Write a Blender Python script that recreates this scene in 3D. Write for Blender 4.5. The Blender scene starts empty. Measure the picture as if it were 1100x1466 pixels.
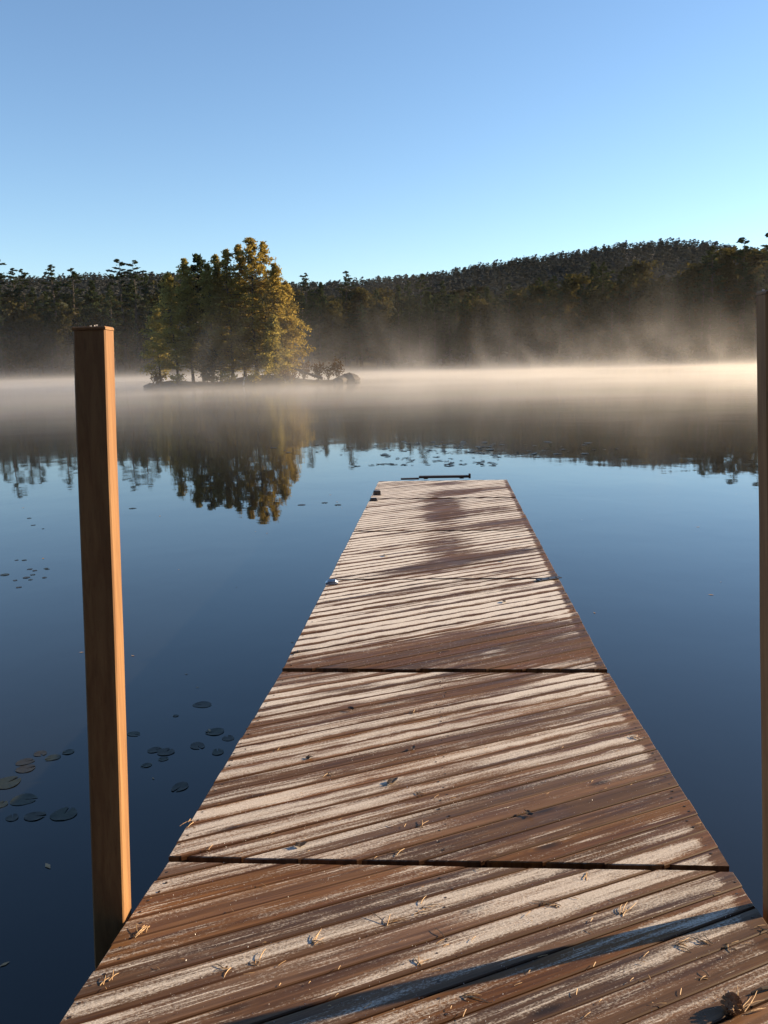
import bpy, math, random
import numpy as np
from mathutils import Matrix, Vector

# ------------------------------------------------------------------ camera, sky, sun, exposure
SC = bpy.context.scene
COL = SC.collection
FPX, CX, CY = 1228.0, 550.0, 733.0           # focal length of the phone lens in photo pixels
PITCH, ROLL, EYE = math.radians(9.973), math.radians(1.3176), 2.15
_F = np.array([0, math.cos(PITCH), -math.sin(PITCH)])
_U0 = np.array([0, math.sin(PITCH), math.cos(PITCH)])
_R0 = np.array([1.0, 0, 0])
_R = math.cos(ROLL) * _R0 - math.sin(ROLL) * _U0
_U = math.sin(ROLL) * _R0 + math.cos(ROLL) * _U0
_C = np.array([0, 0, EYE])
cam = bpy.data.cameras.new('camera')
cam.sensor_fit = 'VERTICAL'; cam.sensor_height = 24.0; cam.lens = 24.0 * FPX / 1466.0
cam.clip_start = 0.05; cam.clip_end = 8000
cam_o = bpy.data.objects.new('camera', cam)
COL.objects.link(cam_o)
cam_o.matrix_world = Matrix(((_R[0], _U[0], -_F[0], 0), (_R[1], _U[1], -_F[1], 0), (_R[2], _U[2], -_F[2], EYE), (0, 0, 0, 1)))
SC.camera = cam_o

SUN_AZ, SUN_EL = math.radians(19.0), math.radians(17.5)   # azimuth measured from +X towards +Y
world = bpy.data.worlds.new('World'); SC.world = world
world.use_nodes = True
wn = world.node_tree
for n_ in list(wn.nodes): wn.nodes.remove(n_)
sky = wn.nodes.new('ShaderNodeTexSky'); sky.sky_type = 'NISHITA'; sky.sun_disc = False
sky.sun_elevation = SUN_EL; sky.sun_rotation = math.pi / 2 - SUN_AZ
sky.altitude = 300; sky.air_density = 1.0; sky.dust_density = 0.1; sky.ozone_density = 3.0
bg = wn.nodes.new('ShaderNodeBackground'); bg.inputs['Strength'].default_value = 0.098
wo = wn.nodes.new('ShaderNodeOutputWorld')
wn.links.new(sky.outputs[0], bg.inputs[0]); wn.links.new(bg.outputs[0], wo.inputs[0])

sl = bpy.data.lights.new('sun', 'SUN'); sl.energy = 5.0; sl.angle = math.radians(0.5); sl.color = (1.0, 0.745, 0.45)
so = bpy.data.objects.new('sun', sl); COL.objects.link(so)
sdir = Vector((math.cos(SUN_AZ) * math.cos(SUN_EL), math.sin(SUN_AZ) * math.cos(SUN_EL), math.sin(SUN_EL)))
so.rotation_euler = sdir.to_track_quat('Z', 'Y').to_euler(); so.location = sdir * 100

SC.view_settings.view_transform = 'Standard'; SC.view_settings.look = 'None'
SC.view_settings.exposure = 1.1; SC.view_settings.gamma = 1.0; SC.view_settings.use_curve_mapping = False
SC.render.engine = 'CYCLES'
cy_ = SC.cycles
cy_.volume_step_rate = 0.22; cy_.volume_max_steps = 256; cy_.volume_bounces = 1
cy_.max_bounces = 8; cy_.transparent_max_bounces = 8; cy_.use_denoising = True
cy_.sample_clamp_indirect = 6.0

rng = np.random.default_rng(7)
rnd = random.Random(11)

# ------------------------------------------------------------------ helpers
def ray(x, y):
    return _F + (x - CX) / FPX * _R - (y - CY) / FPX * _U
def on_plane(x, y, P0, n):
    r = ray(x, y); return _C + ((np.array(P0) - _C) @ n) / (r @ n) * r
def on_z(x, y, z=0.0):
    return on_plane(x, y, (0, 0, z), np.array([0, 0, 1.0]))
def at_depth(x, y, Y):
    r = ray(x, y); return _C + r * (Y / r[1])

def mesh_obj(name, verts, faces, mat=None, parent=None, smooth=False):
    me = bpy.data.meshes.new(name)
    me.from_pydata([tuple(map(float, v)) for v in verts], [], [tuple(map(int, f)) for f in faces])
    me.update()
    if smooth: me.polygons.foreach_set('use_smooth', [True] * len(me.polygons))
    if mat: me.materials.append(mat)
    return link(name, me, parent)
def link(name, me, parent=None):
    o = bpy.data.objects.new(name, me); COL.objects.link(o)
    if parent: o.parent = parent
    return o
def fast_mesh(name, verts, quads, mat, smooth=False):
    """numpy vertices and an (n,3) or (n,4) index array"""
    me = bpy.data.meshes.new(name)
    k = quads.shape[1]
    me.vertices.add(len(verts)); me.vertices.foreach_set('co', np.ascontiguousarray(verts, np.float32).ravel())
    me.loops.add(quads.size); me.loops.foreach_set('vertex_index', np.ascontiguousarray(quads, np.int32).ravel())
    me.polygons.add(len(quads)); me.polygons.foreach_set('loop_start', np.arange(0, quads.size, k, dtype=np.int32))
    me.update(calc_edges=True); me.validate()
    if smooth: me.polygons.foreach_set('use_smooth', np.ones(len(quads), bool))
    me.materials.append(mat)
    return me
def thing(name, loc, label, cat, group=None, rz=0.0):
    o = bpy.data.objects.new(name, None); COL.objects.link(o)
    o.location = loc; o.rotation_euler = (0, 0, rz); o.empty_display_size = 0.2
    tag(o, label, cat, group)
    return o
def tag(o, label=None, cat=None, group=None, kind=None):
    if label: o['label'] = label
    if cat: o['category'] = cat
    if group: o['group'] = group
    if kind: o['kind'] = kind
    return o
class MB:
    def __init__(s): s.v = []; s.f = []
    def add(s, v, f):
        b = len(s.v); s.v += [tuple(map(float, q)) for q in v]; s.f += [tuple(i + b for i in q) for q in f]
    def tube(s, pts, rad, n=6, cap=True):
        pts = [np.array(p, float) for p in pts]; rings = []
        for i, p in enumerate(pts):
            a = pts[max(i - 1, 0)]; b = pts[min(i + 1, len(pts) - 1)]
            t = b - a; t = t / (np.linalg.norm(t) + 1e-9)
            q = np.cross(t, [0.31, 0.2, 1.0] if abs(t[2]) < .9 else [1, 0.1, 0]); q /= np.linalg.norm(q); w = np.cross(t, q)
            r = rad[i] if hasattr(rad, '__len__') else rad
            rings.append([p + r * (math.cos(2 * math.pi * k / n) * q + math.sin(2 * math.pi * k / n) * w) for k in range(n)])
        v = [x for r_ in rings for x in r_]; f = []
        for i in range(len(pts) - 1):
            for k in range(n):
                f.append((i * n + k, i * n + (k + 1) % n, (i + 1) * n + (k + 1) % n, (i + 1) * n + k))
        if cap: f.append(tuple(range(n))[::-1]); f.append(tuple((len(pts) - 1) * n + k for k in range(n)))
        s.add(v, f)
    def box(s, c, size, rz=0.0, bev=0.0):
        c = np.array(c, float); hx, hy, hz = [q / 2 for q in size]; ca, sa = math.cos(rz), math.sin(rz)
        def P(x, y, z): return (c[0] + x * ca - y * sa, c[1] + x * sa + y * ca, c[2] + z)
        if bev <= 0:
            v = [P(x, y, z) for z in (-hz, hz) for x, y in ((-hx, -hy), (hx, -hy), (hx, hy), (-hx, hy))]
            s.add(v, [(3, 2, 1, 0), (4, 5, 6, 7), (0, 1, 5, 4), (1, 2, 6, 5), (2, 3, 7, 6), (3, 0, 4, 7)])
        else:
            b = bev; v = []
            for z, i in ((-hz, 0), (hz - b, 0), (hz, b)):
                v += [P(x, y, z) for x, y in ((-hx + i, -hy + i), (hx - i, -hy + i), (hx - i, hy - i), (-hx + i, hy - i))]
            f = [(3, 2, 1, 0), (8, 9, 10, 11)]
            for r in (0, 4):
                for k in range(4): f.append((r + k, r + (k + 1) % 4, r + 4 + (k + 1) % 4, r + 4 + k))
            s.add(v, f)
    def obj(s, name, mat, parent=None, smooth=False): return mesh_obj(name, s.v, s.f, mat, parent, smooth)

# ------------------------------------------------------------------ node shorthand
class NT:
    def __init__(s, name):
        s.m = bpy.data.materials.new(name); s.m.use_nodes = True; s.t = s.m.node_tree
        for n in list(s.t.nodes): s.t.nodes.remove(n)
        s.out = s.n('ShaderNodeOutputMaterial')
    def n(s, ty, **kw):
        q = s.t.nodes.new(ty)
        for k, v in kw.items(): setattr(q, k, v)
        return q
    def set(s, sock, v):
        if isinstance(v, bpy.types.NodeSocket): s.t.links.new(v, sock)
        elif v is not None: sock.default_value = v
    def math(s, op, a, b=None, c=None, clamp=False):
        q = s.n('ShaderNodeMath', operation=op); q.use_clamp = clamp
        for i, v in enumerate((a, b, c)):
            if v is not None: s.set(q.inputs[i], v)
        return q.outputs[0]
    def vmath(s, op, a, b=None):
        q = s.n('ShaderNodeVectorMath', operation=op); s.set(q.inputs[0], a)
        if b is not None: s.set(q.inputs[1], b)
        return q.outputs['Value'] if op in ('LENGTH', 'DISTANCE', 'DOT_PRODUCT') else q.outputs[0]
    def noise(s, vec, scale=1.0, detail=3.0, rough=0.55, dist=0.0):
        q = s.n('ShaderNodeTexNoise'); s.set(q.inputs['Vector'], vec); s.set(q.inputs['Scale'], scale)
        q.inputs['Detail'].default_value = detail; q.inputs['Roughness'].default_value = rough; q.inputs['Distortion'].default_value = dist
        return q.outputs[0]
    def smooth(s, v, a, b, lo=0.0, hi=1.0):
        q = s.n('ShaderNodeMapRange', interpolation_type='SMOOTHSTEP'); s.set(q.inputs['Value'], v)
        for k, x in zip(('From Min', 'From Max', 'To Min', 'To Max'), (a, b, lo, hi)): s.set(q.inputs[k], x)
        return q.outputs[0]
    def mix(s, f, a, b):
        q = s.n('ShaderNodeMix', data_type='RGBA'); s.set(q.inputs[0], f)
        s.set(q.inputs[6], (*a, 1) if isinstance(a, tuple) else a); s.set(q.inputs[7], (*b, 1) if isinstance(b, tuple) else b)
        return q.outputs[2]
    def sep(s, v):
        q = s.n('ShaderNodeSeparateXYZ'); s.set(q.inputs[0], v); return q.outputs
    def comb(s, x, y, z):
        q = s.n('ShaderNodeCombineXYZ')
        for i, v in enumerate((x, y, z)): s.set(q.inputs[i], v)
        return q.outputs[0]
    def bump(s, h, strength=0.3, dist=0.01, normal=None):
        q = s.n('ShaderNodeBump'); s.set(q.inputs['Height'], h); q.inputs['Strength'].default_value = strength; q.inputs['Distance'].default_value = dist
        if normal is not None: s.set(q.inputs['Normal'], normal)
        return q.outputs[0]
    def principled(s, color, rough=0.6, normal=None, spec=None, metal=None, ior=None):
        q = s.n('ShaderNodeBsdfPrincipled')
        s.set(q.inputs['Base Color'], (*color, 1) if isinstance(color, tuple) else color); s.set(q.inputs['Roughness'], rough)
        if normal is not None: s.set(q.inputs['Normal'], normal)
        if spec is not None: s.set(q.inputs['Specular IOR Level'], spec)
        if metal is not None: s.set(q.inputs['Metallic'], metal)
        if ior is not None: s.set(q.inputs['IOR'], ior)
        return q.outputs[0]
    def done(s, sh):
        s.t.links.new(sh, s.out.inputs['Surface']); return s.m
    def obj(s): return s.n('ShaderNodeTexCoord').outputs['Object']
    def pos(s): return s.n('ShaderNodeNewGeometry').outputs['Position']
    def rand(s): return s.n('ShaderNodeObjectInfo').outputs['Random']

# ------------------------------------------------------------------ dock frame of reference
TH = math.radians(4.05)
DD = np.array([math.sin(TH), math.cos(TH)])      # along the dock, away from the viewer
EE = np.array([math.cos(TH), -math.sin(TH)])     # across the dock, to the right
OO = np.array([0.166, 2.551])
HW = 0.915
# (t0, t1, z at t0, z at t1)
SECTIONS = [(-3.3, -0.003, 0.535 + 0.33, 0.530), (0.008, 2.040, 0.537, 0.424), (2.066, 4.095, 0.432, 0.428),
            (4.101, 6.02, 0.431, 0.436), (6.045, 8.07, 0.436, 0.44), (8.10, 9.62, 0.444, 0.452)]
def deck_pt(x, y, lift=0.0):
    """the deck point seen at this photo pixel (t, u, world xyz)"""
    for t0, t1, z0, z1 in SECTIONS:
        k = (z1 - z0) / (t1 - t0)
        n = np.array([-k * DD[0], -k * DD[1], 1.0])
        P = on_plane(x, y, (OO[0] + DD[0] * t0, OO[1] + DD[1] * t0, z0), n)
        t = (P[:2] - OO) @ DD
        if t0 - 0.03 <= t <= t1 + 0.03 or (t0 == SECTIONS[0][0] and t < t0):
            return P + np.array([0, 0, lift])
    return P + np.array([0, 0, lift])

# ------------------------------------------------------------------ materials
def mat_water():
    k = NT('lake_water'); p = k.pos()
    far = k.smooth(k.vmath('LENGTH', p), 5.0, 45.0)
    n1 = k.noise(k.vmath('MULTIPLY', p, (1.0, 0.8, 1.0)), 1.1, 2.0, 0.5, 0.3)
    n2 = k.noise(k.vmath('MULTIPLY', p, (0.22, 0.30, 1.0)), 1.0, 2.0, 0.5)
    n3 = k.noise(p, 7.0, 1.0, 0.4)
    h = k.math('ADD', k.math('MULTIPLY', n1, 0.5), k.math('ADD', k.math('MULTIPLY', n2, 1.4), k.math('MULTIPLY', n3, 0.04)))
    nm = k.bump(h, 1.0, 0.0042)
    tint = k.noise(p, 0.6, 3.0)
    col = k.mix(tint, (0.006, 0.007, 0.007), (0.009, 0.009, 0.008))
    return k.done(k.principled(col, k.smooth(far, 0, 1, 0.02, 0.075), nm, ior=1.333, spec=1.0))

def gauss_blob(k, uv, c, r, rot=0.0):
    """1 inside an elongated soft patch centred on c (u, t)"""
    q = k.n('ShaderNodeMapping', vector_type='TEXTURE'); k.set(q.inputs['Vector'], uv)
    q.inputs['Location'].default_value = (c[0], c[1], 0); q.inputs['Rotation'].default_value = (0, 0, rot)
    q.inputs['Scale'].default_value = (r[0], r[1], 1)
    return k.smooth(k.vmath('LENGTH', q.outputs[0]), 1.0, 0.25)

PLANK_ANG = math.radians(31.0)
PLANK_W = 0.119 * math.cos(PLANK_ANG)
# where the frost has gone: (u, t), (radius along the boards, across), how much
MELT = [((0.05, 2.45), (1.5, 0.36), 1.2), ((0.55, 2.25), (1.2, 0.28), .75), ((-0.75, 2.12), (0.5, 0.2), .5),
        ((0.0, 7.5), (0.42, 2.0), 1.15), ((0.55, 6.3), (1.1, 0.36), .95), ((0.02, 5.5), (0.42, 1.3), .75), ((0.1, 8.5), (0.75, .40), 1.1), ((0.35, 7.1), (1.3, .30), .9), ((-0.5, 7.7), (0.9, .2), .5), ((-0.55, 5.2), (0.8, .16), .6), ((0.6, 5.0), (0.8, .14), .6), ((-0.4, 3.3), (.9, .13), .6), ((0.3, 3.75), (.9, .12), .6),
        ((0.55, 8.75), (0.9, 0.26), .85), ((-0.2, 4.4), (0.8, 0.22), .75), ((0.15, 4.75), (0.9, 0.22), .65), ((.1, 9.3), (.5, .3), .6),
        ((0.15, 1.72), (0.9, 0.16), .5), ((0.35, 0.30), (0.95, 0.52), .75), ((0.62, 0.55), (0.7, 0.30), .35), ((-0.1, 0.95), (0.9, 0.09), .5),
        ((-0.55, 1.75), (0.45, 0.14), .45), ((0.75, 1.12), (0.5, 0.09), .45),
        ((-0.55, -0.28), (0.75, 0.36), .85), ((-0.35, -0.62), (0.8, 0.20), .55), ((0.30, -0.55), (0.7, 0.10), .55), ((0.75, -0.45), (0.6, 0.1), .45),
        ((0.05, -0.02), (0.8, 0.10), .35)]
FROSTY = [((0.55, 1.75), (0.8, 0.2), .30), ((-0.6, 0.35), (0.7, 0.45), .28), ((0.45, -0.12), (0.75, 0.14), .42), ((0.05, -0.45), (0.7, 0.12), .38),
          ((-0.45, 3.2), (0.8, 0.7), .2), ((0.6, 3.1), (0.7, 0.5), .2), ((0.35, -0.95), (0.6, 0.16), .35)]

def mat_plank(lo, hi):
    """stained board with its frost; lo..hi is the stretch of dock whose thawed patches it carries"""
    k = NT('frosted_stained_plank')
    ob, rd = k.obj(), k.rand()
    sx, sy, sz = k.sep(ob)
    off = k.math('MULTIPLY', rd, 57.0)
    # the dock's own coordinates (u, t)
    mp = k.n('ShaderNodeMapping', vector_type='TEXTURE'); k.set(mp.inputs['Vector'], k.pos())
    mp.inputs['Location'].default_value = (OO[0], OO[1], 0); mp.inputs['Rotation'].default_value = (0, 0, -TH)
    uv = mp.outputs[0]; u, t, _z = k.sep(uv)
    # wood
    g1 = k.noise(k.comb(k.math('ADD', k.math('MULTIPLY', sx, 1.3), off), k.math('MULTIPLY', sy, 48.0), sz), 1.0, 5.0, 0.6, 0.6)
    g2 = k.noise(k.comb(k.math('ADD', k.math('MULTIPLY', sx, 9.0), off), k.math('MULTIPLY', sy, 190.0), sz), 1.0, 3.0, 0.6)
    blot = k.noise(k.comb(k.math('ADD', k.math('MULTIPLY', sx, 2.2), off), k.math('MULTIPLY', sy, 9.0), 3.0), 1.0, 4.0, 0.6)
    knot_v = k.n('ShaderNodeTexVoronoi', feature='F1'); k.set(knot_v.inputs['Vector'], k.comb(k.math('ADD', k.math('MULTIPLY', sx, 2.0), off), k.math('MULTIPLY', sy, 7.5), off)); knot_v.inputs['Scale'].default_value = 1.0
    knot = k.smooth(knot_v.outputs['Distance'], 0.14, 0.05)
    ringv = k.math('SINE', k.math('MULTIPLY', knot_v.outputs['Distance'], 75.0))
    rings = k.math('MULTIPLY', k.smooth(knot_v.outputs['Distance'], 0.33, 0.12), k.math('MULTIPLY_ADD', ringv, 0.5, 0.5))
    wood = k.mix(k.smooth(g1, .30, .72), (0.060, 0.0265, 0.0105), (0.170, 0.083, 0.034))
    wood = k.mix(k.math('MULTIPLY', k.smooth(blot, .42, .70), 0.38), wood, (0.165, 0.092, 0.048))
    wood = k.mix(k.math('MULTIPLY', k.smooth(g2, .5, .72), 0.35), wood, (0.055, 0.027, 0.016))
    wood = k.mix(k.math('MULTIPLY', rings, 0.5), wood, (0.07, 0.033, 0.017))
    wood = k.mix(k.math('MULTIPLY', knot, 0.85), wood, (0.022, 0.012, 0.008))
    hv = k.n('ShaderNodeHueSaturation'); k.set(hv.inputs['Color'], wood)
    k.set(hv.inputs['Value'], k.math('MULTIPLY_ADD', rd, 0.55, 0.74)); k.set(hv.inputs['Saturation'], k.math('MULTIPLY_ADD', k.math('FRACT', k.math('MULTIPLY', rd, 7.3)), 0.3, 0.82))
    wood = hv.outputs[0]
    edge_sunlit_tone = k.smooth(k.math('ABSOLUTE', sy), PLANK_W / 2 - 0.012, PLANK_W / 2 - 0.004)
    wood = k.mix(k.smooth(k.math('ABSOLUTE', sy), PLANK_W / 2 - 0.0085, PLANK_W / 2 - 0.0045, 0.0, 0.7), wood, (0.040, 0.016, 0.008))
    edge_sunlit_tone = k.smooth(sy, PLANK_W / 2 - 0.014, PLANK_W / 2 - 0.009)
    wood = k.mix(k.math('MULTIPLY', k.math('MULTIPLY', edge_sunlit_tone, k.smooth(g1, .35, .6)), 0.28), wood, (0.33, 0.20, 0.10))  # sunlit line along one board edge, painted into the wood colour
    # frost
    streak = k.noise(k.comb(k.math('ADD', k.math('MULTIPLY', sx, 1.7), off), k.math('MULTIPLY', sy, 36.0), off), 1.0, 6.0, 0.66, 0.5)
    macro = k.noise(k.vmath('ADD', k.vmath('MULTIPLY', uv, (0.9, 1.5, 0.0)), (3.1, 7.7, 0.0)), 1.0, 2.0, 0.5)
    val = k.math('ADD', k.math('MULTIPLY', k.math('SUBTRACT', streak, .5), 1.9), k.math('MULTIPLY', k.math('SUBTRACT', macro, .5), 0.9))
    val = k.math('ADD', val, k.math('MULTIPLY', k.math('SUBTRACT', k.math('FRACT', k.math('MULTIPLY', rd, 13.7)), .5), 0.38))
    base = k.n('ShaderNodeMapRange'); k.set(base.inputs['Value'], t)
    for q, x in zip(('From Min', 'From Max', 'To Min', 'To Max'), (-0.9, 3.2, 0.20, 0.40)): base.inputs[q].default_value = x
    val = k.math('ADD', val, base.outputs[0])
    val = k.math('ADD', val, k.smooth(t, 3.6, 7.0, 0.0, 0.16))
    wob = k.math('MULTIPLY', k.math('SUBTRACT', k.noise(k.vmath('MULTIPLY', uv, (9.0, 9.0, 0)), 1.0, 3.0), .5), 0.9)
    for c, r, a in [q for q in MELT if lo - .25 < q[0][1] < hi + .25]:
        rot = PLANK_ANG if r[0] > r[1] else 0.0
        val = k.math('SUBTRACT', val, k.math('MULTIPLY', k.math('MULTIPLY', gauss_blob(k, uv, c, r, rot), k.math('ADD', wob, 1.0)), a))
    for c, r, a in [q for q in FROSTY if lo - .25 < q[0][1] < hi + .25]:
        val = k.math('ADD', val, k.math('MULTIPLY', gauss_blob(k, uv, c, r, PLANK_ANG), a))
    # thawed along one edge of every board and at the sawn ends
    yy = k.math('ADD', sy, k.math('MULTIPLY', k.math('SUBTRACT', k.noise(k.comb(k.math('MULTIPLY', sx, 5.0), off, 0.0), 1.0, 4.0), .5), 0.07))
    yy = k.math('ADD', yy, k.math('MULTIPLY', k.math('SUBTRACT', k.math('FRACT', k.math('MULTIPLY', rd, 29.3)), .5), 0.035))
    e1 = k.smooth(yy, -PLANK_W * .10, -PLANK_W * .42); e2 = k.smooth(yy, PLANK_W * .34, PLANK_W * .50)
    val = k.math('SUBTRACT', val, k.math('MULTIPLY', k.math('MAXIMUM', e1, e2), k.smooth(t, 0.0, 2.6, .42, .80)))
    val = k.math('SUBTRACT', val, k.math('MULTIPLY', k.smooth(k.math('ADD', u, k.math('MULTIPLY', wob, .05)), HW - 0.075, HW - 0.03), 0.6))
    grain = k.noise(k.vmath('MULTIPLY', k.comb(k.math('ADD', sx, off), sy, 0.0), (95.0, 170.0, 0.0)), 1.0, 4.0, 0.72)
    val = k.math('ADD', val, k.math('MULTIPLY', k.math('SUBTRACT', grain, .5), k.smooth(t, 0.5, 4.5, 1.5, 0.7)))
    scr = k.noise(k.comb(k.math('ADD', k.math('MULTIPLY', sx, 3.2), off), k.math('MULTIPLY', sy, 130.0), off), 1.0, 4.0, 0.6)
    val = k.math('ADD', val, k.math('MULTIPLY', k.smooth(scr, .54, .74), 0.62))
    val = k.math('SUBTRACT', val, k.math('MULTIPLY', k.smooth(k.math('ABSOLUTE', sy), PLANK_W / 2 - 0.011, PLANK_W / 2 - 0.005), 0.45))
    frost = k.smooth(val, -0.06, k.smooth(t, 0.5, 4.0, 0.62, 0.40))
    crys = k.noise(k.pos(), 210.0, 4.0, 0.75)
    fcol = k.mix(k.smooth(crys, .3, .7), (0.50, 0.44, 0.375), (0.90, 0.84, 0.755))
    geo = k.n('ShaderNodeNewGeometry')
    up = k.smooth(k.sep(geo.outputs['Normal'])[2], 0.6, 0.9)
    frost = k.math('MULTIPLY', frost, up)
    amount = k.math('MULTIPLY', frost, k.smooth(t, -0.4, 4.2, 0.68, 0.98))
    col = k.mix(amount, wood, fcol)
    wet = k.smooth(blot, .58, .40)
    rough = k.math('MULTIPLY_ADD', wet, -0.16, 0.60)
    rough = k.math('MULTIPLY_ADD', frost, 0.3, rough)
    h = k.math('ADD', k.math('MULTIPLY', g1, 0.6), k.math('ADD', k.math('MULTIPLY', g2, 0.35), k.math('MULTIPLY', frost, k.math('MULTIPLY_ADD', crys, 0.8, 0.5))))
    nm = k.bump(h, 0.55, 0.0016)
    return k.done(k.principled(col, rough, nm, spec=0.17))

def mat_timber(name, a, b, rough=0.65, sc=(30, 30, 2.0), spec=0.4):
    k = NT(name); ob = k.obj()
    g = k.noise(k.vmath('MULTIPLY', ob, sc), 1.0, 5.0, 0.6, 0.5)
    g2 = k.noise(k.vmath('MULTIPLY', ob, tuple(5 * q for q in sc)), 1.0, 3.0, 0.6)
    bl = k.noise(ob, 4.0, 3.0)
    col = k.mix(k.smooth(g, .3, .7), a, b)
    col = k.mix(k.math('MULTIPLY', k.smooth(g2, .52, .75), .4), col, tuple(q * .55 for q in a))
    col = k.mix(k.math('MULTIPLY', k.smooth(bl, .45, .75), .35), col, tuple(q * .7 for q in b))
    h = k.math('ADD', g, k.math('MULTIPLY', g2, .5))
    return k.done(k.principled(col, rough, k.bump(h, 0.35, 0.002), spec=spec))

def mat_leaf(name, dark, lite, trans, tf=0.35, scale=0.6):
    k = NT(name); p = k.pos()
    n1 = k.noise(p, scale, 3.0, .6); n2 = k.noise(p, scale * 9, 1.0)
    f = k.math('ADD', k.math('MULTIPLY', k.smooth(n1, .3, .7), .6), k.math('MULTIPLY', n2, .4))
    f = k.math('ADD', k.math('MULTIPLY', f, .7), k.math('MULTIPLY', k.rand(), .3))
    col = k.mix(f, dark, lite)
    d = k.n('ShaderNodeBsdfDiffuse'); k.set(d.inputs['Color'], col)
    tr = k.n('ShaderNodeBsdfTranslucent'); k.set(tr.inputs['Color'], k.mix(.6, col, trans))
    mx = k.n('ShaderNodeMixShader'); mx.inputs[0].default_value = tf
    k.t.links.new(d.outputs[0], mx.inputs[1]); k.t.links.new(tr.outputs[0], mx.inputs[2])
    return k.done(mx.outputs[0])
def mat_plain(name, a, b, scale=3.0, rough=0.8, bump=0.0, metal=None, spec=None):
    k = NT(name); n = k.noise(k.obj(), scale, 5.0, .6)
    nm = k.bump(n, 0.5, bump) if bump else None
    return k.done(k.principled(k.mix(k.smooth(n, .3, .7), a, b), rough, nm, metal=metal, spec=spec))

M_WATER = mat_water()
M_PLANK = [mat_plank(-4, 0), mat_plank(0, 2.05), mat_plank(2.05, 4.1), mat_plank(4.1, 6.03), mat_plank(6.03, 8.1), mat_plank(8.1, 9.7)]
M_POST = mat_timber('orange_brown_post_stain', (0.215, 0.105, 0.042), (0.315, 0.17, 0.070), 0.65, (34, 34, 1.6))
M_RIM = mat_timber('dark_wet_rim_board', (0.035, 0.020, 0.012), (0.075, 0.042, 0.024), 0.6, (3, 30, 30))
M_RAIL = mat_timber('dark_rail_wood', (0.03, 0.018, 0.012), (0.06, 0.036, 0.022), 0.55, (3, 30, 30))
M_FLOAT = mat_plain('black_float_plastic', (0.012, 0.012, 0.013), (0.02, 0.02, 0.021), 5, .5)
M_STEEL = mat_plain('galvanised_steel', (0.42, 0.42, 0.43), (0.62, 0.62, 0.63), 40, .32, 0.001, metal=1.0)
M_IRON = mat_plain('dark_iron', (0.06, 0.055, 0.055), (0.11, 0.10, 0.10), 40, .42, 0.001, metal=0.8)
M_PAD = mat_plain('lily_pad_green', (0.012, 0.016, 0.008), (0.028, 0.030, 0.015), 3, .45, 0.002, spec=0.3)
M_PADOLD = mat_plain('lily_pad_brown', (0.016, 0.014, 0.009), (0.034, 0.028, 0.016), 3, .45, 0.002, spec=0.3)
M_NEEDLE = mat_plain('dead_pine_needle', (0.30, 0.17, 0.07), (0.50, 0.32, 0.15), 30, .6)
M_CONE = mat_plain('pine_cone_scale', (0.09, 0.05, 0.028), (0.26, 0.16, 0.09), 60, .7)
M_RUST = mat_plain('rusty_nail', (0.02, 0.012, 0.009), (0.05, 0.028, 0.018), 60, .6)
M_FLAKE = mat_plain('dark_leaf_scrap', (0.018, 0.012, 0.009), (0.05, 0.03, 0.018), 60, .7)
M_BARK = mat_plain('grey_brown_bark', (0.03, 0.024, 0.019), (0.075, 0.06, 0.048), 3, .9, 0.03)
M_PALE = mat_plain('bleached_wood', (0.42, 0.40, 0.36), (0.6, 0.57, 0.52), 6, .8, 0.01)
M_GROUND = mat_plain('forest_floor', (0.022, 0.020, 0.012), (0.05, 0.042, 0.024), 0.25, .95, 0.2)
M_ROCK = mat_plain('lakeside_rock', (0.05, 0.045, 0.04), (0.12, 0.105, 0.09), 1.6, .85, 0.08)
M_PINE = mat_leaf('white_pine_needles', (0.017, 0.030, 0.018), (0.050, 0.066, 0.034), (0.09, 0.11, 0.04), 0.28, 0.35)
M_HARD = mat_leaf('turning_hardwood_leaves', (0.030, 0.036, 0.016), (0.085, 0.070, 0.028), (0.11, 0.09, 0.03), 0.3, 0.35)
M_LARCH = mat_leaf('golden_larch_needles', (0.16, 0.135, 0.036), (0.34, 0.255, 0.075), (0.52, 0.38, 0.09), 0.55, 0.8)
M_LARCHG = mat_leaf('greenish_larch_needles', (0.14, 0.132, 0.044), (0.29, 0.245, 0.080), (0.50, 0.40, 0.10), 0.56, 0.8)
M_SHRUB = mat_leaf('rusty_shrub_leaves', (0.06, 0.038, 0.02), (0.13, 0.078, 0.03), (0.16, 0.09, 0.03), 0.35, 1.0)
M_RIDGE_HAZED = mat_leaf('far_ridge_foliage_hazed', (0.036, 0.042, 0.044), (0.062, 0.064, 0.062), (0.06, 0.07, 0.06), 0.2, 0.03)  # distance haze is mixed into this lighter, greyer leaf colour
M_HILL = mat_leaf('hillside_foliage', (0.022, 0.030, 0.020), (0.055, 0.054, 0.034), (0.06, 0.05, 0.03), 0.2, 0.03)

# ------------------------------------------------------------------ setting: lake, land and hills
S_ = 3500.0
lake = mesh_obj('water', [(-S_, -S_, 0), (S_, -S_, 0), (S_, S_, 0), (-S_, S_, 0)], [(0, 1, 2, 3)], M_WATER)
tag(lake, kind='structure')

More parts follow.
